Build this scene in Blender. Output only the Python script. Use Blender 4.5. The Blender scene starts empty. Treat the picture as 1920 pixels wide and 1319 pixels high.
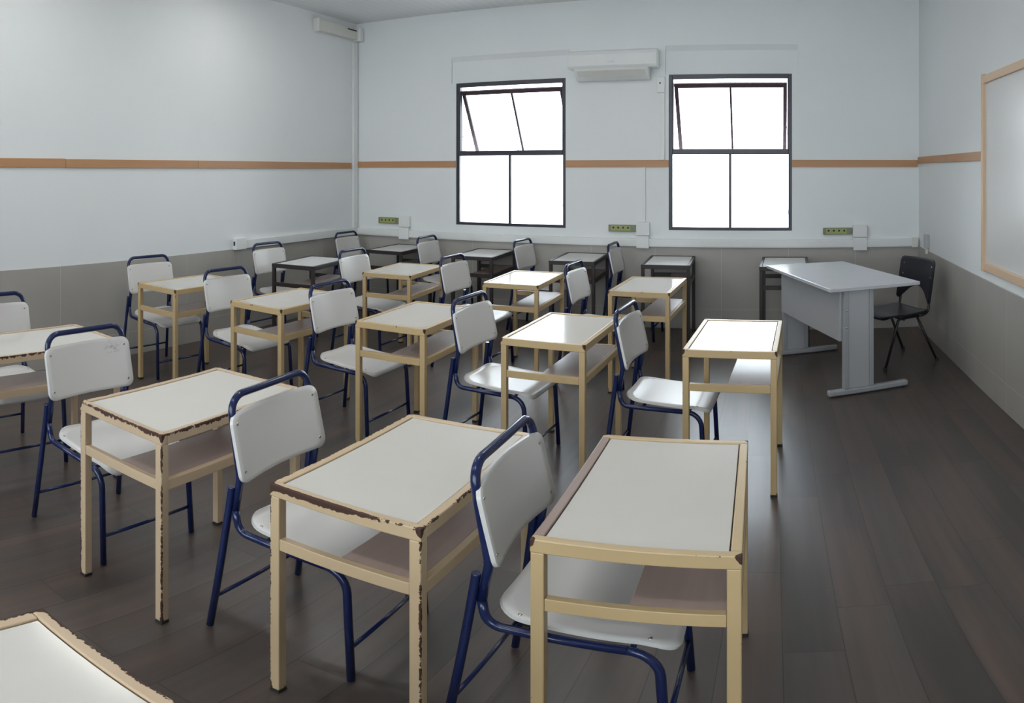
import bpy, bmesh, math, random
from math import sin, cos, pi, radians, atan2, sqrt, hypot
from mathutils import Vector, Matrix

S = bpy.context.scene
C = S.collection
random.seed(7)

# ------------------------------------------------------------------ materials
def srgb(r, g, b):
    def f(c):
        c /= 255.0
        return c / 12.92 if c <= 0.04045 else ((c + 0.055) / 1.055) ** 2.4
    return (f(r), f(g), f(b), 1.0)

class NT:
    """small helper around a material's node tree"""
    def __init__(self, name):
        self.m = bpy.data.materials.new(name)
        self.m.use_nodes = True
        self.t = self.m.node_tree
        self.b = self.t.nodes['Principled BSDF']
    def n(self, kind, **kw):
        x = self.t.nodes.new(kind)
        for k, v in kw.items():
            setattr(x, k, v)
        return x
    def l(self, a, b):
        self.t.links.new(a, b)
    def val(self, sock, v):
        if isinstance(v, (int, float)):
            sock.default_value = v
        elif isinstance(v, tuple):
            sock.default_value = v
        else:
            self.l(v, sock)
    def math(self, op, a, b=None, c=None, clamp=False):
        x = self.n('ShaderNodeMath', operation=op)
        x.use_clamp = clamp
        self.val(x.inputs[0], a)
        if b is not None: self.val(x.inputs[1], b)
        if c is not None: self.val(x.inputs[2], c)
        return x.outputs[0]
    def smooth(self, v, a, b):
        x = self.n('ShaderNodeMapRange', interpolation_type='SMOOTHSTEP')
        self.val(x.inputs[0], v)
        x.inputs[1].default_value = a
        x.inputs[2].default_value = b
        return x.outputs[0]
    def mix(self, f, a, b):
        x = self.n('ShaderNodeMix', data_type='RGBA')
        self.val(x.inputs[0], f)
        self.val(x.inputs[6], a)
        self.val(x.inputs[7], b)
        return x.outputs[2]
    def noise(self, vec, scale, detail=3.0, rough=0.5):
        x = self.n('ShaderNodeTexNoise')
        self.l(vec, x.inputs['Vector'])
        x.inputs['Scale'].default_value = scale
        x.inputs['Detail'].default_value = detail
        x.inputs['Roughness'].default_value = rough
        return x.outputs[0]
    def coord(self, kind='Object'):
        return self.n('ShaderNodeTexCoord').outputs[kind]
    def geo(self):
        return self.n('ShaderNodeNewGeometry').outputs['Position']
    def xyz(self, v):
        x = self.n('ShaderNodeSeparateXYZ')
        self.l(v, x.inputs[0])
        return x.outputs
    def scale(self, v, s):
        x = self.n('ShaderNodeVectorMath', operation='MULTIPLY')
        self.l(v, x.inputs[0]); x.inputs[1].default_value = s
        return x.outputs[0]
    def add(self, v, w):
        x = self.n('ShaderNodeVectorMath', operation='ADD')
        self.l(v, x.inputs[0]); self.val(x.inputs[1], w)
        return x.outputs[0]
    def bump(self, h, strength=0.2, dist=0.01):
        x = self.n('ShaderNodeBump')
        x.inputs['Strength'].default_value = strength
        x.inputs['Distance'].default_value = dist
        self.l(h, x.inputs['Height'])
        self.l(x.outputs[0], self.b.inputs['Normal'])
    def set(self, col=None, rough=None, metal=None, spec=None, coat=None):
        if col is not None: self.val(self.b.inputs['Base Color'], col)
        if rough is not None: self.val(self.b.inputs['Roughness'], rough)
        if metal is not None: self.b.inputs['Metallic'].default_value = metal
        if spec is not None: self.b.inputs['Specular IOR Level'].default_value = spec
        if coat is not None: self.b.inputs['Coat Weight'].default_value = coat

def plain(name, col, rough=0.5, metal=0.0, var=0.06, scale=12.0, spec=None):
    """a painted or moulded surface with a slight mottling of its own"""
    n = NT(name)
    f = n.noise(n.coord(), scale, 4.0)
    dark = tuple(c * (1 - var) for c in col[:3]) + (1,)
    lite = tuple(min(1, c * (1 + var)) for c in col[:3]) + (1,)
    n.set(col=n.mix(f, dark, lite), rough=rough, metal=metal, spec=spec)
    return n.m

def scuffed(name, col, rough, centre, radius):
    """seat laminate with one grubby rub mark of its own"""
    n = NT(name)
    o = n.coord('Object')
    d = n.n('ShaderNodeVectorMath', operation='DISTANCE')
    n.l(o, d.inputs[0]); d.inputs[1].default_value = centre
    near = n.smooth(d.outputs['Value'], radius, radius * .2)
    f = n.noise(n.scale(o, (1, 1, 2.2)), 45.0, 4.0, .6)
    m = n.math('MULTIPLY', near, n.smooth(f, .45, .62))
    n.set(col=n.mix(n.math('MULTIPLY', m, .55), col, (.16, .15, .14, 1)), rough=rough)
    return n.m

def wall_paint():
    n = NT('wall_paint')
    p = n.geo()
    f = n.noise(p, 1.3, 5.0, 0.6)
    g = n.noise(p, 30.0, 2.0)
    n.set(col=n.mix(f, (.74, .765, .77, 1), (.80, .82, .82, 1)), rough=0.55, spec=0.3)
    n.bump(g, 0.05, 0.004)
    return n.m

def tile_mat(name, axis, off):
    n = NT(name)
    p = n.geo()
    x, y, z = n.xyz(p)
    u = x if axis == 'x' else y
    m = n.math('MODULO', n.math('ADD', u, off + 69.0), 0.69)
    du = n.math('ABSOLUTE', n.math('SUBTRACT', m, 0.345))
    jv = n.math('GREATER_THAN', du, 0.3433)
    dz = n.math('ABSOLUTE', n.math('SUBTRACT', z, 0.205))
    jz = n.math('LESS_THAN', dz, 0.0018)
    j = n.math('MAXIMUM', jv, jz)
    f = n.noise(p, 2.2, 5.0, 0.6)
    body = n.mix(f, (.345, .325, .295, 1), (.42, .40, .37, 1))
    n.set(col=n.mix(j, body, (.55, .535, .51, 1)), rough=0.42, spec=0.4)
    return n.m

def floor_mat():
    n = NT('floor_planks')
    p = n.geo()
    x, y, z = n.xyz(p)
    cx = n.math('DIVIDE', n.math('ADD', x, 20.03), 0.184)
    row = n.math('FLOOR', cx)
    fx = n.math('FRACT', cx)
    wn = n.n('ShaderNodeTexWhiteNoise', noise_dimensions='1D')
    n.l(row, wn.inputs['W'])
    cy = n.math('DIVIDE', n.math('ADD', n.math('ADD', y, 20.0), n.math('MULTIPLY', wn.outputs[0], 1.25)), 1.25)
    col_ = n.math('FLOOR', cy)
    fy = n.math('FRACT', cy)
    cid = n.n('ShaderNodeCombineXYZ')
    n.l(row, cid.inputs[0]); n.l(col_, cid.inputs[1])
    w2 = n.n('ShaderNodeTexWhiteNoise', noise_dimensions='2D')
    n.l(cid.outputs[0], w2.inputs['Vector'])
    tone = w2.outputs['Value']
    sv = n.add(n.scale(p, (22.0, .55, 1.0)), n.scale(w2.outputs['Color'], (30.0, 30.0, 0.0)))
    grain = n.noise(sv, 1.0, 6.0, 0.62)
    sv2 = n.add(n.scale(p, (7.0, 0.7, 1.0)), n.scale(w2.outputs['Color'], (60.0, 60.0, 0.0)))
    cloud = n.noise(sv2, 1.0, 3.0, 0.5)
    a = n.mix(tone, (.040, .034, .031, 1), (.096, .076, .066, 1))
    warm = n.mix(n.smooth(cloud, .35, .7), a, (.104, .070, .056, 1))
    body = n.mix(n.smooth(grain, .30, .70), n.mix(0.35, warm, (.030, .026, .024, 1)), warm)
    e = n.math('MINIMUM', fx, n.math('SUBTRACT', 1.0, fx))
    ey = n.math('MINIMUM', fy, n.math('SUBTRACT', 1.0, fy))
    j = n.math('MAXIMUM', n.math('LESS_THAN', e, 0.009), n.math('LESS_THAN', ey, 0.0012))
    n.set(col=n.mix(j, body, (.028, .024, .022, 1)), rough=n.math('ADD', 0.30, n.math('MULTIPLY', cloud, 0.08)), spec=0.68)
    return n.m

def ceiling_mat():
    n = NT('ceiling_boards')
    p = n.geo()
    x, y, z = n.xyz(p)
    m = n.math('FRACT', n.math('DIVIDE', n.math('ADD', x, 20.0), 0.10))
    j = n.math('LESS_THAN', m, 0.06)
    f = n.noise(p, 1.5, 3.0)
    body = n.mix(f, (.74, .75, .76, 1), (.78, .79, .80, 1))
    n.set(col=n.mix(j, body, (.62, .63, .64, 1)), rough=0.5)
    return n.m

def wood_mat(name, a, b, axis, rough=0.45):
    n = NT(name)
    s = {'x': (1.2, 40, 40), 'y': (40, 1.2, 40), 'z': (40, 40, 1.2)}[axis]
    f = n.noise(n.scale(n.geo(), s), 1.0, 5.0, 0.6)
    g = n.noise(n.geo(), 1.2, 2.0)
    n.set(col=n.mix(n.math('ADD', n.math('MULTIPLY', f, .6), n.math('MULTIPLY', g, .4)), a, b), rough=rough)
    return n.m

DW, DL, DH = 0.456, 0.723, 0.75      # school desk: depth (x), length (y), height

def chipped_paint(name, col, rust, amount, rough=0.38, patch=0.0):
    """old enamel that has chipped along the arrises, showing brown metal"""
    n = NT(name)
    o = n.coord('Object')
    x, y, z = n.xyz(o)
    inf = n.n('ShaderNodeObjectInfo')
    off = n.n('ShaderNodeCombineXYZ')
    for i in range(3):
        n.l(n.math('MULTIPLY', inf.outputs['Random'], 37.0 + 11 * i), off.inputs[i])
    v = n.add(o, off.outputs[0])
    big = n.noise(v, 9.0, 2.0, 0.5)
    fine = n.noise(v, 70.0, 4.0, 0.65)
    speck = n.noise(v, 210.0, 2.0, 0.5)
    ex = n.smooth(n.math('ABSOLUTE', x), DW/2 - .016, DW/2 - .001)
    ey = n.smooth(n.math('ABSOLUTE', y), DL/2 - .016, DL/2 - .001)
    ez = n.smooth(z, DH - .030, DH - .001)
    e2 = n.math('ADD', n.math('ADD', n.math('MULTIPLY', ex, ey), n.math('MULTIPLY', ey, ez)), n.math('MULTIPLY', ez, ex))
    low = n.smooth(z, 0.05, 0.0)
    top = n.math('MULTIPLY', ez, n.math('MULTIPLY', ex, ey))
    k = n.math('ADD', n.math('MULTIPLY', e2, 0.33), n.math('MULTIPLY', top, 0.22))
    k = n.math('ADD', k, n.math('MULTIPLY', low, 0.25))
    k = n.math('ADD', k, n.math('MULTIPLY', big, 0.42))
    k = n.math('ADD', k, n.math('MULTIPLY', fine, 0.50))
    k = n.math('ADD', k, n.math('MULTIPLY', n.math('GREATER_THAN', speck, 0.74), 0.05))
    if patch:        # one long flake lost from the near-left end of the rim
        px_ = n.math('MULTIPLY', n.smooth(x, .26, -.23), n.smooth(y, -DL/2 + .012, -DL/2 + .004))
        k = n.math('ADD', k, n.math('MULTIPLY', n.math('MULTIPLY', px_, n.smooth(z, DH - .044, DH - .004)), patch))
    m = n.smooth(k, 0.93 - amount, 0.95 - amount)
    hue = n.mix(n.noise(v, 5.0, 3.0), tuple(c * .90 for c in col[:3]) + (1,), tuple(min(1, c * 1.06) for c in col[:3]) + (1,))
    rr = n.mix(fine, rust, tuple(c * 1.4 for c in rust[:3]) + (1,))
    n.set(col=n.mix(m, hue, rr), rough=n.math('ADD', rough, n.math('MULTIPLY', m, 0.35)))
    return n.m

def laminate(name, a, b, rough):
    n = NT(name)
    o = n.coord('Object')
    f = n.noise(o, 6.0, 4.0)
    s = n.noise(n.scale(o, (40, 8, 1)), 1.0, 4.0)
    n.set(col=n.mix(f, a, b), rough=n.math('ADD', rough, n.math('MULTIPLY', s, 0.02)), spec=0.5)
    return n.m

def glass_mat():
    n = NT('window_glass')
    t = n.t
    out = t.nodes['Material Output']
    tr = n.n('ShaderNodeBsdfTransparent')
    tr.inputs[0].default_value = (.93, .96, .96, 1)
    gl = n.n('ShaderNodeBsdfGlossy')
    gl.inputs['Roughness'].default_value = 0.02
    fr = n.n('ShaderNodeFresnel')
    fr.inputs[0].default_value = 1.45
    mx = n.n('ShaderNodeMixShader')
    n.l(fr.outputs[0], mx.inputs[0]); n.l(tr.outputs[0], mx.inputs[1]); n.l(gl.outputs[0], mx.inputs[2])
    n.l(mx.outputs[0], out.inputs['Surface'])
    return n.m

def emitter(name, col, strength):
    n = NT(name)
    n.set(col=(.8, .8, .8, 1))
    n.b.inputs['Emission Color'].default_value = col
    n.b.inputs['Emission Strength'].default_value = strength
    return n.m

RUST = (.045, .018, .010, 1)
CREAM = (.52, .375, .195, 1)
M = dict(
    wall=wall_paint(), tile_x=tile_mat('wall_tiles_back', 'x', -.15), tile_y=tile_mat('wall_tiles_side', 'y', .545),
    floor=floor_mat(), ceiling=ceiling_mat(),
    strip_x=wood_mat('orange_wood_back', (.40, .205, .095, 1), (.55, .30, .15, 1), 'x'),
    strip_y=wood_mat('orange_wood_side', (.40, .205, .095, 1), (.55, .30, .15, 1), 'y'),
    pine_y=wood_mat('pine_rail', (.62, .42, .27, 1), (.74, .54, .36, 1), 'y'),
    pine_z=wood_mat('pine_stile', (.62, .42, .27, 1), (.74, .54, .36, 1), 'z'),
    board=plain('board_enamel', (.70, .695, .68, 1), .22, var=.02, scale=2),
    plastic=plain('white_plastic', (.74, .75, .74, 1), .4, var=.03),
    old_plastic=plain('cream_plastic', (.66, .65, .60, 1), .45, var=.04),
    socket=plain('olive_socket_strip', (.20, .22, .13, 1), .45, var=.15, scale=60),
    socket_face=plain('green_socket_face', (.34, .37, .13, 1), .4, var=.1, scale=60),
    dark=plain('dark_gap', (.03, .03, .03, 1), .6),
    navy_frame=plain('dark_window_paint', (.030, .028, .042, 1), .35, var=.25, scale=20),
    sash_paint=plain('dark_sash_paint', (.050, .028, .036, 1), .35, var=.3, scale=20),
    glass=glass_mat(),
    aluminium=plain('bare_aluminium', (.75, .75, .75, 1), .3, metal=1.0),
    cream=chipped_paint('cream_enamel', CREAM, RUST, 0.06),
    cream_worn=chipped_paint('worn_cream_enamel', (.54, .40, .265, 1), RUST, 0.19),
    cream_patch=chipped_paint('patched_cream_enamel', (.54, .40, .245, 1), RUST, 0.165, patch=.37),
    bare=chipped_paint('mauve_primer', (.30, .205, .17, 1), RUST, 0.05),
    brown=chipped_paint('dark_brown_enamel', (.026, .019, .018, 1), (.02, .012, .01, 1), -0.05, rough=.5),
    top=laminate('ivory_laminate', (.60, .57, .52, 1), (.64, .61, .56, 1), .13),
    top_white=laminate('white_laminate', (.74, .74, .73, 1), (.78, .78, .77, 1), .14),
    shelf=wood_mat('shelf_board', (.34, .245, .21, 1), (.46, .35, .305, 1), 'y', .25),
    core=plain('board_underside', (.24, .15, .10, 1), .5),
    rubber=plain('black_rubber', (.02, .018, .017, 1), .6),
    blue=plain('navy_tube_enamel', (.008, .016, .070, 1), .20, var=.2, scale=25),
    seatm=plain('white_seat_laminate', (.62, .60, .575, 1), .30, var=.02, scale=3),
    seat_scuffed=scuffed('scuffed_seat_laminate', (.62, .60, .575, 1), .30, (.09, .135, .795), .055),
    ply=plain('plywood_edge', (.58, .54, .48, 1), .5),
    screw=plain('nickel_rivet', (.55, .54, .50, 1), .25, metal=1.0),
    grey_top=laminate('grey_table_laminate', (.50, .51, .54, 1), (.55, .56, .59, 1), .22),
    grey_panel=plain('grey_panel', (.42, .425, .44, 1), .4, var=.03),
    grey_metal=plain('grey_table_metal', (.34, .35, .365, 1), .35, var=.05),
    black_plastic=plain('navy_black_plastic', (.011, .011, .018, 1), .36, var=.1),
    black_metal=plain('black_metal', (.012, .012, .014, 1), .4),
    outside=plain('white_render', (.80, .80, .80, 1), .8, var=.03, scale=2),
    outside_blue=plain('blue_band_paint', (.19, .22, .29, 1), .8, var=.1, scale=2),
    ground=plain('pale_concrete', (.72, .72, .70, 1), .8, var=.06, scale=2),
    fill_lamp=emitter('fill_lamp_diffuser', (1.0, .985, .95, 1), 20.0),  # glow of the added ceiling fill lights
)

# ------------------------------------------------------------------ mesh kit
class MB:
    """collects shapes, then links them as one mesh object"""
    def __init__(self):
        self.bm = bmesh.new()
    def face(self, vs, smooth=False):
        try:
            f = self.bm.faces.new(vs); f.smooth = smooth
            return f
        except ValueError:
            return None
    def box(self, a, b, bevel=0.0, mat=None, seg=2):
        x0, y0, z0 = a; x1, y1, z1 = b
        t = bmesh.new()
        v = [t.verts.new((x, y, z)) for x in (x0, x1) for y in (y0, y1) for z in (z0, z1)]
        for q in ((0, 1, 3, 2), (4, 6, 7, 5), (0, 4, 5, 1), (2, 3, 7, 6), (0, 2, 6, 4), (1, 5, 7, 3)):
            t.faces.new([v[i] for i in q])
        if bevel > 0:
            bmesh.ops.bevel(t, geom=list(t.edges), offset=bevel, segments=seg, affect='EDGES', profile=0.5)
            for f in t.faces: f.smooth = False
        self.merge(t, mat)
        return self
    def merge(self, t, mat=None):
        mp = {}
        for v in t.verts:
            mp[v] = self.bm.verts.new(mat @ v.co if mat else v.co)
        for f in t.faces:
            self.face([mp[v] for v in f.verts], f.smooth)
        t.free()
    def tube(self, pts, r, n=10, cap=True, flat=None):
        """round tube along a list of points; flat=(sx,sy) squeezes the section"""
        P = [Vector(p) for p in pts]
        T = []
        for i in range(len(P)):
            if i == 0: d = P[1] - P[0]
            elif i == len(P) - 1: d = P[-1] - P[-2]
            else: d = (P[i+1] - P[i]).normalized() + (P[i] - P[i-1]).normalized()
            T.append(d.normalized())
        ref = Vector((0, 0, 1)) if abs(T[0].z) < .9 else Vector((1, 0, 0))
        u = (ref - T[0] * ref.dot(T[0])).normalized()
        rings = []
        for i, p in enumerate(P):
            u = (u - T[i] * u.dot(T[i])).normalized()
            w = T[i].cross(u)
            sx, sy = flat if flat else (1, 1)
            rings.append([self.bm.verts.new(p + (u * cos(2*pi*k/n) * sx + w * sin(2*pi*k/n) * sy) * r) for k in range(n)])
        for i in range(len(P) - 1):
            a, b = rings[i], rings[i+1]
            for k in range(n):
                self.face([a[k], a[(k+1) % n], b[(k+1) % n], b[k]], True)
        if cap:
            self.face(list(reversed(rings[0]))); self.face(rings[-1])
        return self
    def loft(self, rings, smooth=True, cap=True):
        R = [[self.bm.verts.new(p) for p in r] for r in rings]
        n = len(R[0])
        for a, b in zip(R, R[1:]):
            for k in range(n):
                self.face([a[k], a[(k+1) % n], b[(k+1) % n], b[k]], smooth)
        if cap:
            self.face(list(reversed(R[0]))); self.face(R[-1])
        return self
    def prism(self, prof, axis, a, b):
        """a closed 2-D outline pushed along an axis from a to b"""
        def pt(p, t):
            return {'x': (t, p[0], p[1]), 'y': (p[0], t, p[1]), 'z': (p[0], p[1], t)}[axis]
        return self.loft([[pt(p, a) for p in prof], [pt(p, b) for p in prof]], smooth=False)
    def shell(self, outline, f, thick, rings=7):
        """a moulded sheet: rounded outline in (s,t), surface point f(s,t), given thickness"""
        n = len(outline)
        cx = sum(p[0] for p in outline) / n; cy = sum(p[1] for p in outline) / n
        def nrm(s, t):
            h = 1e-3
            a = Vector(f(s + h, t)) - Vector(f(s - h, t)); b = Vector(f(s, t + h)) - Vector(f(s, t - h))
            return a.cross(b).normalized()
        rows = []
        for side in (1, -1):
            lay = []
            for i in range(1, rings + 1):
                q = i / rings
                ring = []
                for (s, t) in outline:
                    ss, tt = cx + (s - cx) * q, cy + (t - cy) * q
                    p = Vector(f(ss, tt)) + nrm(ss, tt) * (thick / 2 * side)
                    ring.append(self.bm.verts.new(p))
                lay.append(ring)
            c = self.bm.verts.new(Vector(f(cx, cy)) + nrm(cx, cy) * (thick / 2 * side))
            for k in range(n):
                tri = [c, lay[0][k], lay[0][(k+1) % n]]
                self.face(tri if side > 0 else list(reversed(tri)), True)
            for a, b in zip(lay, lay[1:]):
                for k in range(n):
                    q = [a[k], b[k], b[(k+1) % n], a[(k+1) % n]]
                    self.face(q if side > 0 else list(reversed(q)), True)
            rows.append(lay[-1])
        a, b = rows
        for k in range(n):
            self.face([b[k], b[(k+1) % n], a[(k+1) % n], a[k]], False)
        return self
    def ball(self, c, r, sx=1, sy=1, sz=1, u=12, v=8):
        t = bmesh.new()
        bmesh.ops.create_uvsphere(t, u_segments=u, v_segments=v, radius=r)
        for f in t.faces: f.smooth = True
        self.merge(t, Matrix.Translation(Vector(c)) @ Matrix.Diagonal((sx, sy, sz, 1)))
        return self
    def disc(self, c, r, h, axis='z', n=16):
        ring = [(cos(2*pi*k/n) * r, sin(2*pi*k/n) * r) for k in range(n)]
        i = 'xyz'.index(axis)
        prof = ring
        def pt(p, t):
            q = {'x': (t, p[0], p[1]), 'y': (p[0], t, p[1]), 'z': (p[0], p[1], t)}[axis]
            return (q[0] + c[0], q[1] + c[1], q[2] + c[2])
        return self.loft([[pt(p, 0) for p in prof], [pt(p, h) for p in prof]], smooth=False)
    def build(self, name, mat, parent=None, mat2=None):
        bmesh.ops.recalc_face_normals(self.bm, faces=self.bm.faces)
        me = bpy.data.meshes.new(name)
        self.bm.to_mesh(me); self.bm.free()
        me.materials.append(mat)
        o = bpy.data.objects.new(name, me)
        C.objects.link(o)
        if parent: o.parent = parent
        return o

def fillet(pts, rads, n=7):
    """polyline with its inner corners rounded"""
    P = [Vector(p) for p in pts]
    out = [P[0]]
    for i in range(1, len(P) - 1):
        r = rads[i-1] if isinstance(rads, (list, tuple)) else rads
        a = (P[i-1] - P[i]).normalized(); b = (P[i+1] - P[i]).normalized()
        ang = a.angle(b)
        d = min(r / math.tan(ang / 2), (P[i-1] - P[i]).length * .49, (P[i+1] - P[i]).length * .49)
        r2 = d * math.tan(ang / 2)
        s = P[i] + a * d; e = P[i] + b * d
        ctr = P[i] + (a + b).normalized() * (r2 / sin(ang / 2))
        va, vb = s - ctr, e - ctr
        tot = va.angle(vb)
        for k in range(n + 1):
            q = k / n
            v = (va * sin((1 - q) * tot) + vb * sin(q * tot)) / sin(tot) if tot > 1e-4 else va
            out.append(ctr + v)
    out.append(P[-1])
    return out

def round_rect(x0, x1, y0, y1, r, seg=7, edge=8):
    """outline of a rounded rectangle, r may be one radius per corner (x0y0, x1y0, x1y1, x0y1)"""
    if not isinstance(r, (list, tuple)): r = [r] * 4
    cs = [(x0, y0, 1, 1, pi), (x1, y0, -1, 1, 1.5*pi), (x1, y1, -1, -1, 0), (x0, y1, 1, -1, .5*pi)]
    corners = []
    for (x, y, sx, sy, a0), rr in zip(cs, r):
        cx, cy = x + sx * rr, y + sy * rr
        corners.append([(cx + rr * cos(a0 + .5*pi*k/seg), cy + rr * sin(a0 + .5*pi*k/seg)) for k in range(seg + 1)])
    out = []
    for i in range(4):
        out += corners[i]
        a = corners[i][-1]; b = corners[(i+1) % 4][0]
        for k in range(1, edge):
            q = k / edge
            out.append((a[0] + (b[0]-a[0])*q, a[1] + (b[1]-a[1])*q))
    return out

def tag(o, label=None, cat=None, group=None, kind=None):
    if label: o['label'] = label
    if cat: o['category'] = cat
    if group: o['group'] = group
    if kind: o['kind'] = kind
    return o

def thing(name, label, cat, loc=(0, 0, 0), rz=0.0, group=None, kind=None):
    o = bpy.data.objects.new(name, None)
    o.empty_display_size = .1
    C.objects.link(o)
    o.location = loc; o.rotation_euler = (0, 0, rz)
    return tag(o, label, cat, group, kind)

def copy_tree(o, parent=None):
    c = o.copy(); C.objects.link(c)
    if parent: c.parent = parent
    for ch in [x for x in bpy.data.objects if x.parent == o]:
        copy_tree(ch, c)
    return c

def kids(o):
    return [x for x in bpy.data.objects if x.parent == o]

# ------------------------------------------------------------------ the room
XL, XR, YB, YF, ZC = -4.896, 1.514, 7.084, -1.75, 3.353
TH = 0.829       # top of the tiled dado
WT = 0.28        # wall thickness

def structure(o, kind='structure'):
    o['kind'] = kind
    return o

structure(MB().box((XL - WT, YF - WT, -.12), (XR + WT, YB + WT, 0)).build('floor', M['floor']))
structure(MB().box((XL - WT, YF - WT, ZC), (XR + WT, YB + WT, ZC + .12)).build('ceiling', M['ceiling']))
structure(MB().box((XL - WT, YF - WT, 0), (XL, YB + WT, ZC)).build('wall_left', M['wall']))
structure(MB().box((XR, YF - WT, 0), (XR + WT, YB + WT, ZC)).build('wall_right', M['wall']))


WIN = [(-3.517, -2.205), (-1.087, .187)]
WZ0, WZ1 = .995, 2.545
REC = [(-3.575, -2.155), (-1.125, .250)]      # the shallow niche round each window
RZ0, RZ1, RD = WZ1 - .003, 2.84, .030

def wall_with_holes(mb, y0, y1, x0, x1, z0, z1, holes):
    """a slab of wall between y0 and y1 pierced by rectangular holes, with its reveals"""
    xs = sorted({x0, x1} | {h[0] for h in holes} | {h[1] for h in holes})
    zs = sorted({z0, z1} | {h[2] for h in holes} | {h[3] for h in holes})
    def hole(i, j):
        if i < 0 or j < 0 or i >= len(xs) - 1 or j >= len(zs) - 1: return True
        cx, cz = (xs[i] + xs[i+1]) / 2, (zs[j] + zs[j+1]) / 2
        return any(h[0] < cx < h[1] and h[2] < cz < h[3] for h in holes)
    bm = mb.bm
    cache = {}
    def V(x, y, z):
        k = (round(x, 5), round(y, 5), round(z, 5))
        if k not in cache: cache[k] = bm.verts.new((x, y, z))
        return cache[k]
    for i in range(len(xs) - 1):
        for j in range(len(zs) - 1):
            if hole(i, j): continue
            a, b, c, d = xs[i], xs[i+1], zs[j], zs[j+1]
            mb.face([V(a, y0, c), V(b, y0, c), V(b, y0, d), V(a, y0, d)])
            mb.face([V(a, y1, c), V(a, y1, d), V(b, y1, d), V(b, y1, c)])
            if hole(i-1, j): mb.face([V(a, y0, c), V(a, y0, d), V(a, y1, d), V(a, y1, c)])
            if hole(i+1, j): mb.face([V(b, y0, c), V(b, y1, c), V(b, y1, d), V(b, y0, d)])
            if hole(i, j-1): mb.face([V(a, y0, c), V(a, y1, c), V(b, y1, c), V(b, y0, c)])
            if hole(i, j+1): mb.face([V(a, y0, d), V(b, y0, d), V(b, y1, d), V(a, y1, d)])

# three unseen windows added behind the camera to light the back wall
ADDED_WIN = [(-4.3, -2.75), (-2.25, -.70), (-.30, 1.15)]
wf = MB()
wall_with_holes(wf, YF - WT, YF, XL, XR, 0, ZC, [(a, b, .95, 2.75) for a, b in ADDED_WIN])
structure(wf.build('wall_front', M['wall']))

wb = MB()
wall_with_holes(wb, YB, YB + RD, XL, XR, 0, ZC, [(r[0], r[1], RZ0, RZ1) for r in REC] + [(w[0], w[1], WZ0, WZ1) for w in WIN])
wall_with_holes(wb, YB + RD, YB + WT, XL, XR, 0, ZC, [(w[0], w[1], WZ0, WZ1) for w in WIN])
for r in REC:      # sloping plaster at the head of each niche
    wb.prism([(YB + .002, RZ1), (YB + RD, RZ1), (YB + RD, RZ1 - .055)], 'x', r[0], r[1])
structure(wb.build('wall_back', M['wall']))

# tiled dado, wooden strips
structure(MB().box((XL, YB - .010, 0), (XR, YB, TH), .002).build('trim_1', M['tile_x']))
structure(MB().box((XL, YF, 0), (XL + .010, YB - .010, TH), .002).build('trim_2', M['tile_y']))
structure(MB().box((XR - .010, YF, 0), (XR, YB - .010, TH), .002).build('trim_3', M['tile_y']))
SZ0, SZ1 = 1.622, 1.692
def strip_x(x0, x1, nm):
    structure(MB().box((x0, YB - .016, SZ0), (x1, YB, SZ1), .003).build(nm, M['strip_x']))
strip_x(XL + .012, WIN[0][0] - .002, 'trim_4')
strip_x(WIN[0][1] + .002, WIN[1][0] - .002, 'trim_5')
strip_x(WIN[1][1] + .002, XR - .017, 'trim_6')
sb = MB()
for a, b, dz in ((YF, 1.2, -.004), (1.204, 2.95, -.004), (2.954, 4.42, -.008), (4.424, YB - .13, -.008)):
    sb.box((XL, a, SZ0 + dz - .006), (XL + .016, b, SZ1 + dz - .006), .003)
structure(sb.build('trim_7', M['strip_y']))
sb = MB()
for a, b in ((4.79, 5.85), (5.853, YB - .017)):
    sb.box((XR - .016, a, SZ0 + .035), (XR, b, SZ1 + .03), .003)
structure(sb.build('trim_8', M['strip_y']))

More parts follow.
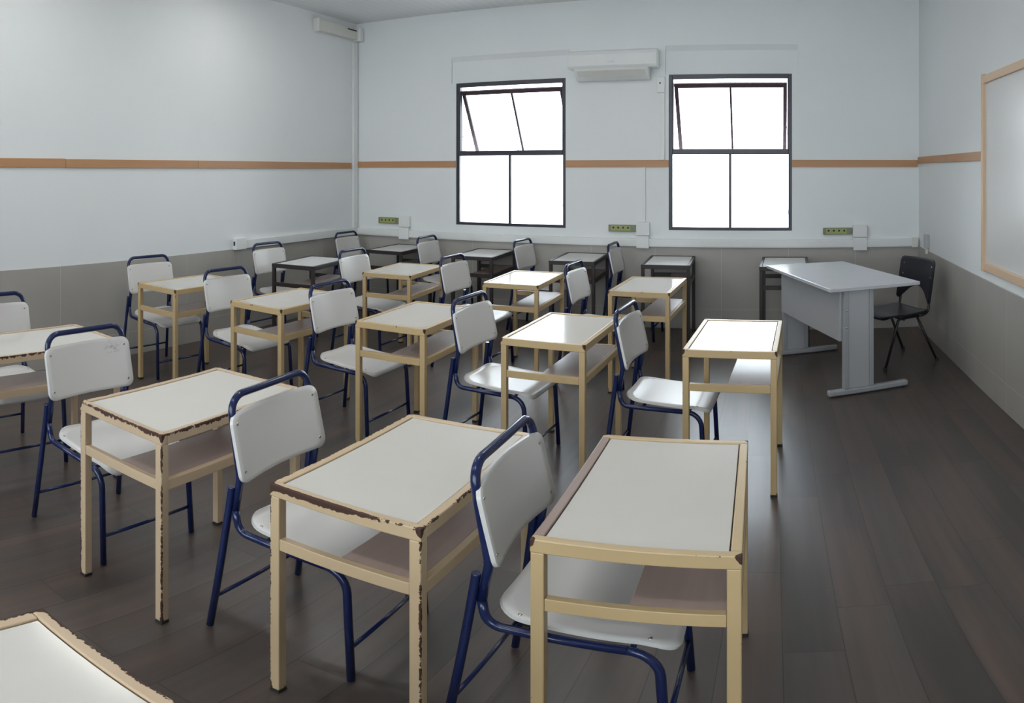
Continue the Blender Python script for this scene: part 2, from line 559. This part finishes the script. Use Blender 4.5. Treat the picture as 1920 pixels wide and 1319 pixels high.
# windows ------------------------------------------------------------------
def window(idx, x0, x1):
    root = bpy.data.objects.new('window_%d' % idx, None); C.objects.link(root)
    root['kind'] = 'structure'
    root.location = (x0, YB + .008, 0)
    w = x1 - x0
    y0, y1 = 0.004, 0.040
    f = .036
    zt = 1.772               # transom
    fr = MB()
    fr.box((0, y0, WZ0), (f, y1, WZ1), .003).box((w - f, y0, WZ0), (w, y1, WZ1), .003)
    fr.box((f, y0, WZ0), (w - f, y1, WZ0 + .030), .003).box((f, y0, WZ1 - .048), (w - f, y1, WZ1), .003)
    fr.box((f, y0 - .004, zt - .026), (w - f, y1, zt + .028), .004)
    # runner channels either side of the opening light
    fr.box((f, y0 + .006, zt + .026), (f + .010, y1 + .02, WZ1 - .042)).box((w - f - .010, y0 + .006, zt + .026), (w - f, y1 + .02, WZ1 - .042))
    fr.build('window_frame', M['navy_frame'], root)
    MB().box((w/2 - .013, y0 + .003, WZ0 + .030), (w/2 + .013, y1, zt - .026), .002).build('mullion', M['navy_frame'], root)
    for a, b in ((f, w/2 - .013), (w/2 + .013, w - f)):
        MB().box((a, .020, WZ0 + .026), (b, .024, zt - .024)).build('pane', M['glass'], root)
    # tilted sash, its foot pushed outwards
    ang = radians(31)
    hs = .79
    sash_o = (0.0, .034, 2.452)
    R = Matrix.Translation(Vector(sash_o)) @ Matrix.Rotation(ang, 4, 'X')
    def sbox(mb, a, b, bv=.002):
        return mb.box(a, b, bv, mat=R)
    xa, xb = f + .012, w - f - .012
    m = MB()
    for a, b in (((xa, 0, -hs), (xa + .040, .028, 0)), ((xb - .040, 0, -hs), (xb, .028, 0)),
                 ((xa + .040, 0, -.048), (xb - .040, .028, 0)), ((xa + .040, 0, -hs), (xb - .040, .028, -hs + .030))):
        sbox(m, a, b)
    sash = m.build('sash', M['sash_paint'], root)
    sbox(MB(), (w/2 - .011, .002, -hs + .030), (w/2 + .011, .026, -.048)).build('mullion', M['sash_paint'], sash)
    for a, b in ((xa + .040, w/2 - .011), (w/2 + .011, xb - .040)):
        sbox(MB(), (a, .012, -hs + .030), (b, .016, -.042), 0).build('pane', M['glass'], sash)
    h = MB()
    sbox(h, (w/2 - .035, -.012, -hs + .006), (w/2 + .035, .0, -hs + .024))
    h.tube([R @ Vector((w/2 - .01, -.01, -hs + .015)), R @ Vector((w/2 - .035, -.04, -hs + .06)), R @ Vector((w/2 - .05, -.045, -hs + .09))], .006, 8)
    h.build('latch_handle', M['aluminium'], sash)
    for x in (xa - .004, xb + .004):
        p = R @ Vector((x, .014, -hs * .62))
        MB().tube([(x, .03, zt + .16), p], .005, 6).build('stay_arm', M['aluminium'], root)
    return root
window(1, *WIN[0])
window(2, *WIN[1])
for i, (a, b) in enumerate(ADDED_WIN):  # frames and panes of the added windows behind the camera
    r = bpy.data.objects.new('window_%d' % (i + 3), None); C.objects.link(r)
    r['kind'] = 'structure'; r.location = (a, YF - .12, 0)
    w_ = b - a
    m = MB()
    m.box((0, 0, .95), (.036, .04, 2.75), .003).box((w_ - .036, 0, .95), (w_, .04, 2.75), .003)
    m.box((.036, 0, .95), (w_ - .036, .04, .985), .003).box((.036, 0, 2.71), (w_ - .036, .04, 2.75), .003).box((.036, 0, 1.80), (w_ - .036, .04, 1.85), .003)
    m.build('window_frame', M['navy_frame'], r)
    for z0, z1 in ((.985, 1.80), (1.85, 2.71)):
        MB().box((.036, .018, z0), (w_ - .036, .022, z1)).build('pane', M['glass'], r)

# beyond the windows: a yard with a white boundary wall
structure(MB().box((-16, -12, -.4), (14, 22, -.3)).build('ground_outside', M['ground']))
structure(MB().box((-16, 15.0, -.3), (14, 15.3, 1.75)).build('wall_outside', M['outside']))
structure(MB().box((-.95, 14.98, .69), (.35, 15.0, .76)).build('trim_9', M['outside_blue']))
structure(MB().box((-5.65, 14.98, .80), (-4.45, 15.0, .84)).build('trim_10', M['outside_blue']))

# ------------------------------------------------------------------ wall fittings
t = thing('cable_trunking', 'long white cable trunking along the window wall above the grey tiles', 'cable trunking', (0, YB, 0))
MB().box((XL + .001, -.040, TH), (1.43, -.001, .908), .004).build('channel', M['plastic'], t)
MB().box((XL + .001, -.044, TH + .012), (1.43, -.0405, .896), .001).build('cover', M['plastic'], t)
MB().box((1.43, -.048, TH - .01), (1.50, -.001, .915), .005).build('corner_cap', M['old_plastic'], t)

t = thing('cable_trunking', 'white cable trunking on the left wall ending in a square end box', 'cable trunking', (XL, 0, 0))
MB().box((.001, 5.05, TH + .001), (.038, YB - .046, .912), .004).build('channel', M['plastic'], t)
eb = MB().box((.001, 4.90, TH - .006), (.055, 5.05, .938), .006).build('end_box', M['plastic'], t)
MB().box((.016, 4.8985, TH + .035), (.038, 4.901, .905)).build('cable_slot', M['dark'], eb)

t = thing('corner_conduit', 'tall white conduit running up the left corner from trunking to ceiling box', 'conduit', (XL, YB, 0))
MB().box((.001, -.105, .913), (.030, -.018, 3.12), .004).build('channel', M['plastic'], t)
t = thing('ceiling_trunking', 'thick cream trunking high on the left wall just under the ceiling', 'cable trunking', (XL, YB, 0))
MB().box((.001, -.83, 3.135), (.075, -.10, 3.27), .005).build('channel', M['old_plastic'], t)
MB().box((.001, -.88, 3.125), (.085, -.83, 3.28), .006).build('end_cap', M['old_plastic'], t)
MB().box((.001, -.10, 3.121), (.115, -.012, 3.285), .006).build('corner_box', M['plastic'], t)
MB().box((.076, -.30, 3.235), (.079, -.11, 3.25)).build('cable_slot', M['dark'], t)

def socket_group(x0, x1, z0, z1, bx0, bx1, bz, words):
    s = thing('socket_strip', 'olive green power strip with four sockets ' + words, 'power strip', ((x0 + x1)/2, YB, (z0 + z1)/2), 0, 'power strips on the window wall')
    w, h = (x1 - x0)/2, (z1 - z0)/2
    MB().box((-w, -.034, -h), (w, -.001, h), .004).build('housing', M['socket'], s)
    for k in range(4):
        cx = -w + .055 + k * (2*w - .115) / 3.4
        g = MB().box((cx - .026, -.037, -h + .008), (cx + .026, -.0335, h - .008), .001).build('socket', M['socket_face'], s)
        MB().disc((cx, -.0385, .006), .011, .0014, 'y', 10).build('socket_hole', M['dark'], g)
    b = thing('junction_box', 'white double junction box on the trunking ' + words, 'junction box', ((bx0 + bx1)/2, YB, 0), 0, 'junction boxes on the window wall')
    bw = (bx1 - bx0)/2
    MB().box((-bw, -.052, bz[1] + .002), (bw, -.001, bz[2]), .006).build('upper_box', M['plastic'], b)
    MB().box((-bw + .004, -.056, bz[0]), (bw - .004, -.0445, bz[1] - .002), .005).build('lower_box', M['plastic'], b)
    MB().box((-bw + .02, -.054, bz[1] + .02), (bw - .02, -.0522, bz[2] - .016), .0005).build('cover_plate', M['plastic'], b)
socket_group(-4.554, -4.262, .975, 1.045, -4.256, -4.112, (.806, .942, 1.066), 'beside the left corner of the room')
socket_group(-1.725, -1.431, .975, 1.042, -1.425, -1.283, (.812, .938, 1.072), 'between the two windows')
socket_group(.507, .805, .957, 1.024, .812, .962, (.800, .928, 1.050), "beside the right window, above the teacher's table")

t = thing('wall_conduit', 'thin white conduit from the middle junction box up to the orange strip', 'conduit', (-1.345, YB, 0))
MB().box((-.014, -.016, 1.074), (.014, -.001, SZ0), .003).build('channel', M['plastic'], t)
t = thing('air_conditioner_duct', 'white duct with pipe cover dropping from the air conditioner to the orange strip', 'pipe duct', (-1.150, YB, 0))
MB().box((-.022, -.030, SZ1), (.022, -.001, 2.36), .004).build('channel', M['plastic'], t)
MB().box((-.055, -.050, 2.36), (.024, -.001, 2.52), .006).build('pipe_cover', M['plastic'], t)
MB().disc((-.020, -.0525, 2.455), .009, .003, 'y', 10).build('cable_hole', M['dark'], t)

# split air conditioner
t = thing('air_conditioner', 'white split air conditioner mounted high between the two windows', 'air conditioner', (-1.655, YB, 2.49))
aw = .47
prof = [(-.001, .30), (-.150, .30), (-.190, .285), (-.207, .25), (-.212, .14), (-.200, .118), (-.001, .118)]
MB().prism(prof, 'x', -aw + .0125, aw - .0125).build('casing', M['plastic'], t)
prof0 = prof
prof = [(-.001, .117), (-.196, .117), (-.188, .092), (-.130, .035), (-.075, .004), (-.001, .0)]
MB().prism(prof, 'x', -aw + .07, aw - .09).build('air_outlet', M['plastic'], t)
MB().prism([(-.186, .088), (-.134, .036), (-.130, .040), (-.182, .092)], 'x', -aw + .10, aw - .12).build('louvre', M['old_plastic'], t)
MB().box((-.035, -.2145, .165), (.035, -.2105, .180), .001).build('display_panel', M['board'], t)
for sx in (-1, 1):
    MB().prism(prof0, 'x', sx*aw - (.012 if sx > 0 else 0), sx*aw + (0 if sx > 0 else .012)).build('end_cap', M['plastic'], t)

# whiteboard on the right wall
t = thing('whiteboard', 'large whiteboard in a pale pine frame on the right wall', 'whiteboard', (XR, 0, 0))
by0, by1, bz0, bz1 = 1.30, 4.775, .900, 2.243
MB().box((-.014, by0 + .04, bz0 + .05), (-.001, by1 - .04, bz1 - .05)).build('board_panel', M['board'], t)
MB().box((-.032, by0, bz1 - .055), (-.001, by1 - .026, bz1), .004).build('frame_rail', M['pine_y'], t)
MB().box((-.032, by0, bz0), (-.001, by1 - .026, bz0 + .058), .004).build('frame_rail', M['pine_y'], t)
MB().box((-.036, by1 - .045, bz0 - .012), (-.001, by1, bz1 + .012), .004).build('frame_stile', M['pine_z'], t)
MB().box((-.036, by0 - .005, bz0 - .012), (-.001, by0 + .040, bz1 + .012), .004).build('frame_stile', M['pine_z'], t)

t = thing('wall_outlet', 'small grey outlet box on the right wall in the far corner', 'outlet box', (XR, 6.62, 0))
MB().box((-.045, -.035, .855), (-.001, .035, .985), .006).build('outlet_box', M['grey_panel'], t)
MB().box((-.035, -.012, .80), (-.0105, .012, .855), .003).build('cable_duct', M['old_plastic'], t)

# ------------------------------------------------------------------ school desks
def make_desk(mat, topmat, name='school_desk'):
    root = thing(name, 'cream school desk', 'desk')
    w, l, h = DW/2, DL/2, DH
    rw, rh = .025, .037
    lg = .031
    MB().box((-w + rw + .003, -l + rw + .003, h - .022), (w - rw - .003, l - rw - .003, h - .0035), .0015).build('tabletop', topmat, root)
    MB().box((-w + rw - .004, -l + rw - .004, h - .030), (w - rw + .004, l - rw + .004, h - .0225)).build('core_board', M['core'], root)
    e = .0005
    MB().box((-w, -l, h - rh), (w, -l + rw, h), .003).build('edge_rail', mat, root)
    MB().box((-w, l - rw, h - rh), (w, l, h), .003).build('edge_rail', mat, root)
    MB().box((-w, -l + rw + e, h - rh), (-w + rw, l - rw - e, h), .003).build('edge_rail', mat, root)
    MB().box((w - rw, -l + rw + e, h - rh), (w, l - rw - e, h), .003).build('edge_rail', mat, root)
    for sx in (-1, 1):
        for sy in (-1, 1):
            x0, x1 = sorted((sx * (w - .001), sx * (w - .001 - lg)))
            y0, y1 = sorted((sy * (l - .001), sy * (l - .001 - lg)))
            lo = MB().box((x0, y0, .012), (x1, y1, h - rh), .003).build('leg', mat, root)
            MB().box((x0 - .001, y0 - .001, 0), (x1 + .001, y1 + .001, .0115), .002).build('foot_cap', M['rubber'], lo)
    z0, z1 = .545, .582
    i = lg + .001
    MB().box((-w + i + e, -l + .003, z0), (w - i - e, -l + .025, z1), .002).build('side_rail', mat, root)
    MB().box((-w + i + e, l - .025, z0), (w - i - e, l - .003, z1), .002).build('side_rail', mat, root)
    MB().box((w - .025, -l + i + e, z0), (w - .003, l - i - e, z1), .002).build('shelf_rail', mat, root)
    MB().box((-.012, -l + .026, z1 - .016), (w - .026, l - .026, z1 - .001), .001).build('shelf', M['shelf'], root)
    return root

desk_cream = make_desk(M['cream'], M['top'])
desk_worn = make_desk(M['cream_worn'], M['top'])
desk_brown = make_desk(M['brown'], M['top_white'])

CRM, DRK = 'cream framed school desks', 'dark framed school desks'
DESKS = [
 # x, y, rotation, prototype, label, group
 (-.822, .237, .020, 'w', 'ivory-topped chipped cream desk cut off by the bottom left corner of the photo', CRM),
 (-3.082, 1.699, -.012, 'w', 'rust-speckled cream desk cut off by the left edge of the photo', CRM),
 (-1.933, 1.730, .035, 'w', 'worn cream desk with rusty chipped corners, leftmost whole desk of the nearest row', CRM),
 (-.983, 1.712, -.007, 'w', 'nearest full row cream desk whose left corner has a long dark rust patch', CRM),
 (-.300, 1.774, .020, 'c', 'nearest full row cream desk with bare mauve left rim and a chair tucked underneath', CRM),
 (-4.042, 3.596, -.010, 'c', 'cream desk standing closest to the left tiled wall, second row back', CRM),
 (-3.031, 3.605, -.018, 'c', 'cream desk with one rusty front corner, second from left in the second row', CRM),
 (-2.046, 3.631, .010, 'c', 'plain cream desk with dull ivory top, in the middle of the second row', CRM),
 (-1.133, 3.635, -.034, 'c', 'cream desk whose ivory top is half lit by window glare, second row', CRM),
 (-.194, 3.636, -.048, 'c', "cream desk with brilliant white glaring top nearest the teacher's table", CRM),
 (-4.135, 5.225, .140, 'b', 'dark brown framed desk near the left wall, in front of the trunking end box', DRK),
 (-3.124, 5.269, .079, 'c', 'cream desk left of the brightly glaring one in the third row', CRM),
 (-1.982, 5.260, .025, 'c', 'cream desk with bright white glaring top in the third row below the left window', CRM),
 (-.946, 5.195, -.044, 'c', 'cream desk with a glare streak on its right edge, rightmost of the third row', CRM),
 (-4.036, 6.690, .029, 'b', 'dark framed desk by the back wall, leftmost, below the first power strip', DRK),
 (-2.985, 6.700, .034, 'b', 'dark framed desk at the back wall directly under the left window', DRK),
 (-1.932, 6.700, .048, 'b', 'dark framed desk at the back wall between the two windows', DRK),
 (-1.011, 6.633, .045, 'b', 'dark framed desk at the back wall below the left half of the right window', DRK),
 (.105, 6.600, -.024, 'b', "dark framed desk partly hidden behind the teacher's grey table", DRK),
]
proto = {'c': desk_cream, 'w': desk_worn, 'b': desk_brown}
used = set()
desk_objs = []
for x, y, a, k, lab, grp in DESKS:
    o = proto[k] if k not in used else copy_tree(proto[k])
    used.add(k)
    o.location = (x, y, 0); o.rotation_euler = (0, 0, a)
    tag(o, lab, 'desk', grp)
    desk_objs.append(o)
# the nearest right desk has lost the paint on its left rim and near-left corner
for ch in kids(desk_objs[4]):
    if ch.name.startswith('edge_rail'):
        bb = [Vector(c) for c in ch.bound_box]
        if max(v.x for v in bb) < -DW/2 + .05:
            ch.data = ch.data.copy(); ch.data.materials[0] = M['bare']
            ch['label'] = 'bare mauve-brown rim'
for ch in kids(desk_objs[3]):
    if ch.data.materials[0] == M['cream_worn']:
        ch.data = ch.data.copy(); ch.data.materials[0] = M['cream_patch']

# ------------------------------------------------------------------ school chairs
def make_chair():
    root = thing('school_chair', 'chair', 'chair')
    r = .0125
    for s in (-1, 1):
        # rear leg, welded to the back upright
        MB().tube([(0, s*.232, .006), (.035, s*.2185, .29), (.0695, s*.2055, .578), (.0700, s*.2053, .584)], r, 10).build('leg', M['blue'], root)
        # front leg bends over into the seat rail and runs back to the upright
        path = fillet([(.520, s*.226, .004), (.500, s*.219, .418), (.096, s*.205, .424), (.083, s*.203, .50)], [.075, .055])
        k = 9
        MB().tube(path[:k], r, 10).build('leg', M['blue'], root)
        MB().tube(path[k-1:], r, 10).build('seat_rail', M['blue'], root)
    hp = [(.083, -.203, .50), (.102, -.203, .62), (.058, -.203, .889), (.058, .203, .889), (.102, .203, .62), (.083, .203, .50)]
    MB().tube(fillet(hp, [.12, .060, .060, .12]), r, 12).build('back_frame', M['blue'], root)
    MB().tube([(.014, -.2305, .135), (.014, .2305, .135)], .0075, 8).build('stretcher', M['blue'], root)
    MB().tube([(.5135, -.2235, .135), (.5135, .2235, .135)], .0075, 8).build('stretcher', M['blue'], root)
    for x in (.20, .44):
        MB().tube([(x, -.205, .420), (x, .205, .420)], .007, 6).build('seat_bar', M['blue'], root)
    # seat: pressed ply, dished, front edge rolled over
    def seat(s, t):
        u = (s - .102) / .438
        z = .4535 - .026 * sin(min(max(u, 0), 1) * pi * .62) + .006 * u
        if u > .80: z -= .030 * ((u - .80) / .20) ** 2
        if u < .18: z += .014 * ((.18 - u) / .18) ** 2
        z += .010 * (t / .2) ** 2 * (1 - u * .6)
        return (s, t, z)
    so = MB().shell(round_rect(.102, .540, -.202, .202, [.085, .045, .045, .085]), seat, .012, 8).build('seat', M['seatm'], root)
    for x in (.17, .475):
        for s in (-1, 1):
            px, py, pz = seat(x, s * .182)
            MB().ball((px, py, pz + .0062), .006, 1, 1, .35, 8, 5).build('screw', M['screw'], so)
    # backrest: curved panel screwed in front of the uprights
    def back(s, t):                    # s across (y), t up
        u = (t - .62) / .21
        x = .1185 - .046 * u - .030 * cos(s / .228 * pi / 2) + .008
        return (x, s, t)
    ol = round_rect(-.226, .226, .610, .836, .036)
    bo = MB().shell(ol, back, .011, 8).build('backrest', M['seatm'], root)
    for s in (-1, 1):
        for z in (.648, .803):
            px, py, pz = back(s * .200, z)
            MB().ball((px + .0062, py, pz), .0065, .4, 1, 1, 8, 6).build('screw', M['screw'], bo)
    return root

chair0 = make_chair()
CG = 'white seated chairs with blue tube frames'
CHAIRS = [
 (-3.700, 1.700, .000, 'white chair with blue hoop cut off by the left edge of the photo'),
 (-2.684, 1.689, .020, 'white and blue chair with a scuffed backrest, leftmost whole one of the nearest row'),
 (-1.601, 1.722, .050, 'white and blue chair pushed up to the rust-patched desk in the nearest row'),
 (-.747, 1.672, .010, 'white and blue chair tucked furthest under its desk, the one with mauve rim'),
 (-4.651, 3.594, -.060, 'white and blue chair backed up against the left tiled wall, second row'),
 (-3.692, 3.565, -.055, 'white and blue chair second from the left in the second row'),
 (-2.730, 3.560, -.030, 'white and blue chair at the dull-topped middle desk of the second row'),
 (-1.756, 3.596, -.060, 'white and blue chair at the half-glaring desk of the second row'),
 (-.839, 3.579, -.060, "white and blue chair at the glaring desk nearest the teacher's table"),
 (-4.690, 5.130, -.040, 'white and blue chair below the end box of the left wall trunking'),
 (-3.690, 5.180, -.015, 'white and blue chair with a shining hoop, second from left in third row'),
 (-2.690, 5.227, -.050, 'white and blue chair at the glaring white desk of the third row'),
 (-1.607, 5.189, -.045, 'white and blue chair rightmost of the third row, showing its back edge on'),
 (-4.790, 6.620, -.030, 'white and blue chair in the far left corner beside the back wall'),
 (-3.727, 6.660, -.040, 'white and blue chair in the back row just left of the left window'),
 (-2.641, 6.767, -.090, 'white and blue chair in the back row under the right end of left window'),
 (-1.649, 6.691, -.025, 'white and blue chair in the back row under the power strip between the windows'),
]
for i, (x, y, a, lab) in enumerate(CHAIRS):
    o = chair0 if i == 0 else copy_tree(chair0)
    o.location = (x, y, 0); o.rotation_euler = (0, 0, a)
    tag(o, lab, 'chair', CG)
    if i == 1:
        for ch in kids(o):
            if ch.name.startswith('backrest'):
                ch.data = ch.data.copy(); ch.data.materials[0] = M['seat_scuffed']

# ------------------------------------------------------------------ teacher's table and chair
t = thing('teacher_table', "light grey teacher's table with metal pedestal legs in the far right corner", 'table', (.515, 5.569, 0), radians(-70.1))
# local x runs along the table from far to near, local y from the class side to the wall side
tl, tw, tz = .67, .3725, .787
MB().box((-tl, -tw, tz - .026), (tl, tw, tz), .005, seg=3).build('tabletop', M['grey_top'], t)
MB().box((-tl + .075, -.262, .395), (tl - .075, -.244, tz - .027), .002).build('modesty_panel', M['grey_panel'], t)
for s in (-1, 1):
    xc = s * (tl - .055)
    lo = MB().box((xc - .014, -.205, .050), (xc + .014, -.040, tz - .027), .002).build('leg', M['grey_panel'], t)
    MB().box((xc - .022, -.243, .050), (xc + .022, -.206, tz - .027), .004).build('post', M['grey_metal'], lo)
    MB().box((xc - .022, -.039, .050), (xc + .022, -.005, tz - .027), .004).build('post', M['grey_metal'], lo)
    ft = MB().box((xc - .026, -.362, .006), (xc + .026, .285, .049), .012, seg=3).build('foot', M['grey_metal'], lo)
    for yy in (-.33, .25):
        MB().disc((xc, yy, 0), .016, .0065, 'z', 10).build('glide', M['rubber'], ft)
    for z in (.50, .62):
        MB().ball((s * (tl - .055) + .0225, -.224, z), .007, .5, 1, 1, 8, 6).build('bolt', M['screw'], lo)

t = thing('teacher_chair', "navy black plastic chair standing between the teacher's table and the right wall", 'chair', (1.035, 5.835, 0), radians(206))
# local x forward (the way a sitter faces), y to the sitter's left
for s in (-1, 1):
    lo = MB().tube(fillet([(.265, s*.235, .012), (.110, s*.205, .398), (-.150, s*.205, .402)], [.04]), .0115, 8).build('leg', M['black_metal'], t)
    lo2 = MB().tube([(-.265, s*.240, .012), (-.085, s*.207, .388)], .0115, 8).build('leg', M['black_metal'], t)
    for p, q in (((.267, s*.2353, .0), lo), ((-.268, s*.2405, .0), lo2)):
        MB().disc(p, .016, .022, 'z', 10).build('foot_cap', M['rubber'], q)
    MB().tube(fillet([(-.10, s*.206, .402), (-.200, s*.206, .412), (-.262, s*.200, .80)], [.05]), .011, 8, flat=(1, 1)).build('back_upright', M['black_metal'], t)
MB().tube([(.05, -.205, .386), (.05, .205, .386)], .009, 8).build('seat_bar', M['black_metal'], t)
def tseat(s, t_):
    u = (s + .20) / .44
    z = .428 - .014 * sin(max(0, min(1, u)) * pi) + .010 * (t_ / .23) ** 2
    if u > .8: z -= .035 * ((u - .8) / .2) ** 2
    return (s, t_, z)
so = MB().shell(round_rect(-.20, .24, -.232, .232, [.05, .09, .09, .05]), tseat, .014, 8).build('seat', M['black_plastic'], t)
for s in (-1, 1):
    MB().ball((-.155, s * .212, .438), .008, 1, 1, .5, 8, 6).build('screw', M['screw'], so)
def tback(s, t_):
    u = (t_ - .56) / .28
    return (-.205 - .050 * u - .035 * cos(s / .235 * pi / 2), s, t_)
ol = []
n_ = 72
# outline: straight top, arched lower edge
base = round_rect(-.240, .240, .490, .850, [.03, .03, .045, .045], 7, 12)
for (s, z) in base:
    if z < .62:
        lift = .125 * cos(max(-1, min(1, s / .195)) * pi / 2) ** .8 * (1 - (z - .490) / .13)
        z += lift
    ol.append((s, z))
bo = MB().shell(ol, tback, .012, 8).build('backrest', M['black_plastic'], t)
for s in (-1, 1):
    for z in (.70, .79):
        px, py, pz = tback(s * .195, z)
        MB().ball((px + .007, py, pz), .007, .5, 1, 1, 8, 6).build('screw', M['screw'], bo)

# ------------------------------------------------------------------ unseen ceiling lights, added as fill to brighten the room
def fill_lamp(x, y):
    g = thing('ceiling_fill_light', 'unseen white ceiling light added above the desks to brighten the room', 'ceiling light', (x, y, ZC), 0, 'added ceiling fill lights')
    MB().box((-.62, -.10, -.045), (.62, .10, -.001), .006).build('housing', M['plastic'], g)
    MB().box((-.60, -.085, -.062), (.60, .085, -.0455), .004).build('diffuser', M['fill_lamp'], g)
for x in (-3.7, -1.2):
    for y in (.2, 2.4, 4.6):
        fill_lamp(x, y)

# ------------------------------------------------------------------ sky
w = bpy.data.worlds.new('overcast_sky')
S.world = w
w.use_nodes = True
nt = w.node_tree
bg = nt.nodes['Background']
bg.inputs[0].default_value = (.88, .925, 1.0, 1)
bg.inputs[1].default_value = 10.0

# portals help the renderer find the window light
for a, b, y_, s_ in [(a, b, YB + WT + .02, -1) for a, b in WIN] + [(a, b, YF - WT - .02, 1) for a, b in ADDED_WIN]:
    d = bpy.data.lights.new('window_portal', 'AREA')
    d.shape = 'RECTANGLE'; d.size = b - a; d.size_y = WZ1 - WZ0 if s_ < 0 else 1.80
    d.cycles.is_portal = True
    o = bpy.data.objects.new('window_portal', d); C.objects.link(o)
    o.location = ((a + b)/2, y_, (WZ0 + WZ1)/2 if s_ < 0 else 1.85)
    o.rotation_euler = (radians(90 * s_), 0, 0)

# ------------------------------------------------------------------ camera: a phone panorama
FX, FY, YH, X0, H = 1292.775, 1355.274, 319.377, 1450.745, 1.590
cd = bpy.data.cameras.new('camera')
cam = bpy.data.objects.new('camera', cd); C.objects.link(cam)
cd.type = 'PANO'
cd.panorama_type = 'EQUIRECTANGULAR'
half = 960 / FX
cd.longitude_min, cd.longitude_max = -half, half
cd.latitude_max = YH / FY
cd.latitude_min = (YH - 1319) / FY
cd.clip_start = .02
cam.location = (0, 0, H)
cam.rotation_euler = (radians(90), 0, -(960 - X0) / FX)
S.camera = cam

S.view_settings.view_transform = 'Standard'
S.view_settings.look = 'None'
S.view_settings.gamma = 1.0
S.view_settings.exposure = -0.22
S.view_settings.use_curve_mapping = False
S.cycles.use_denoising = True
S.cycles.max_bounces = 10
S.cycles.diffuse_bounces = 6
S.cycles.transparent_max_bounces = 16
S.cycles.sample_clamp_indirect = 8
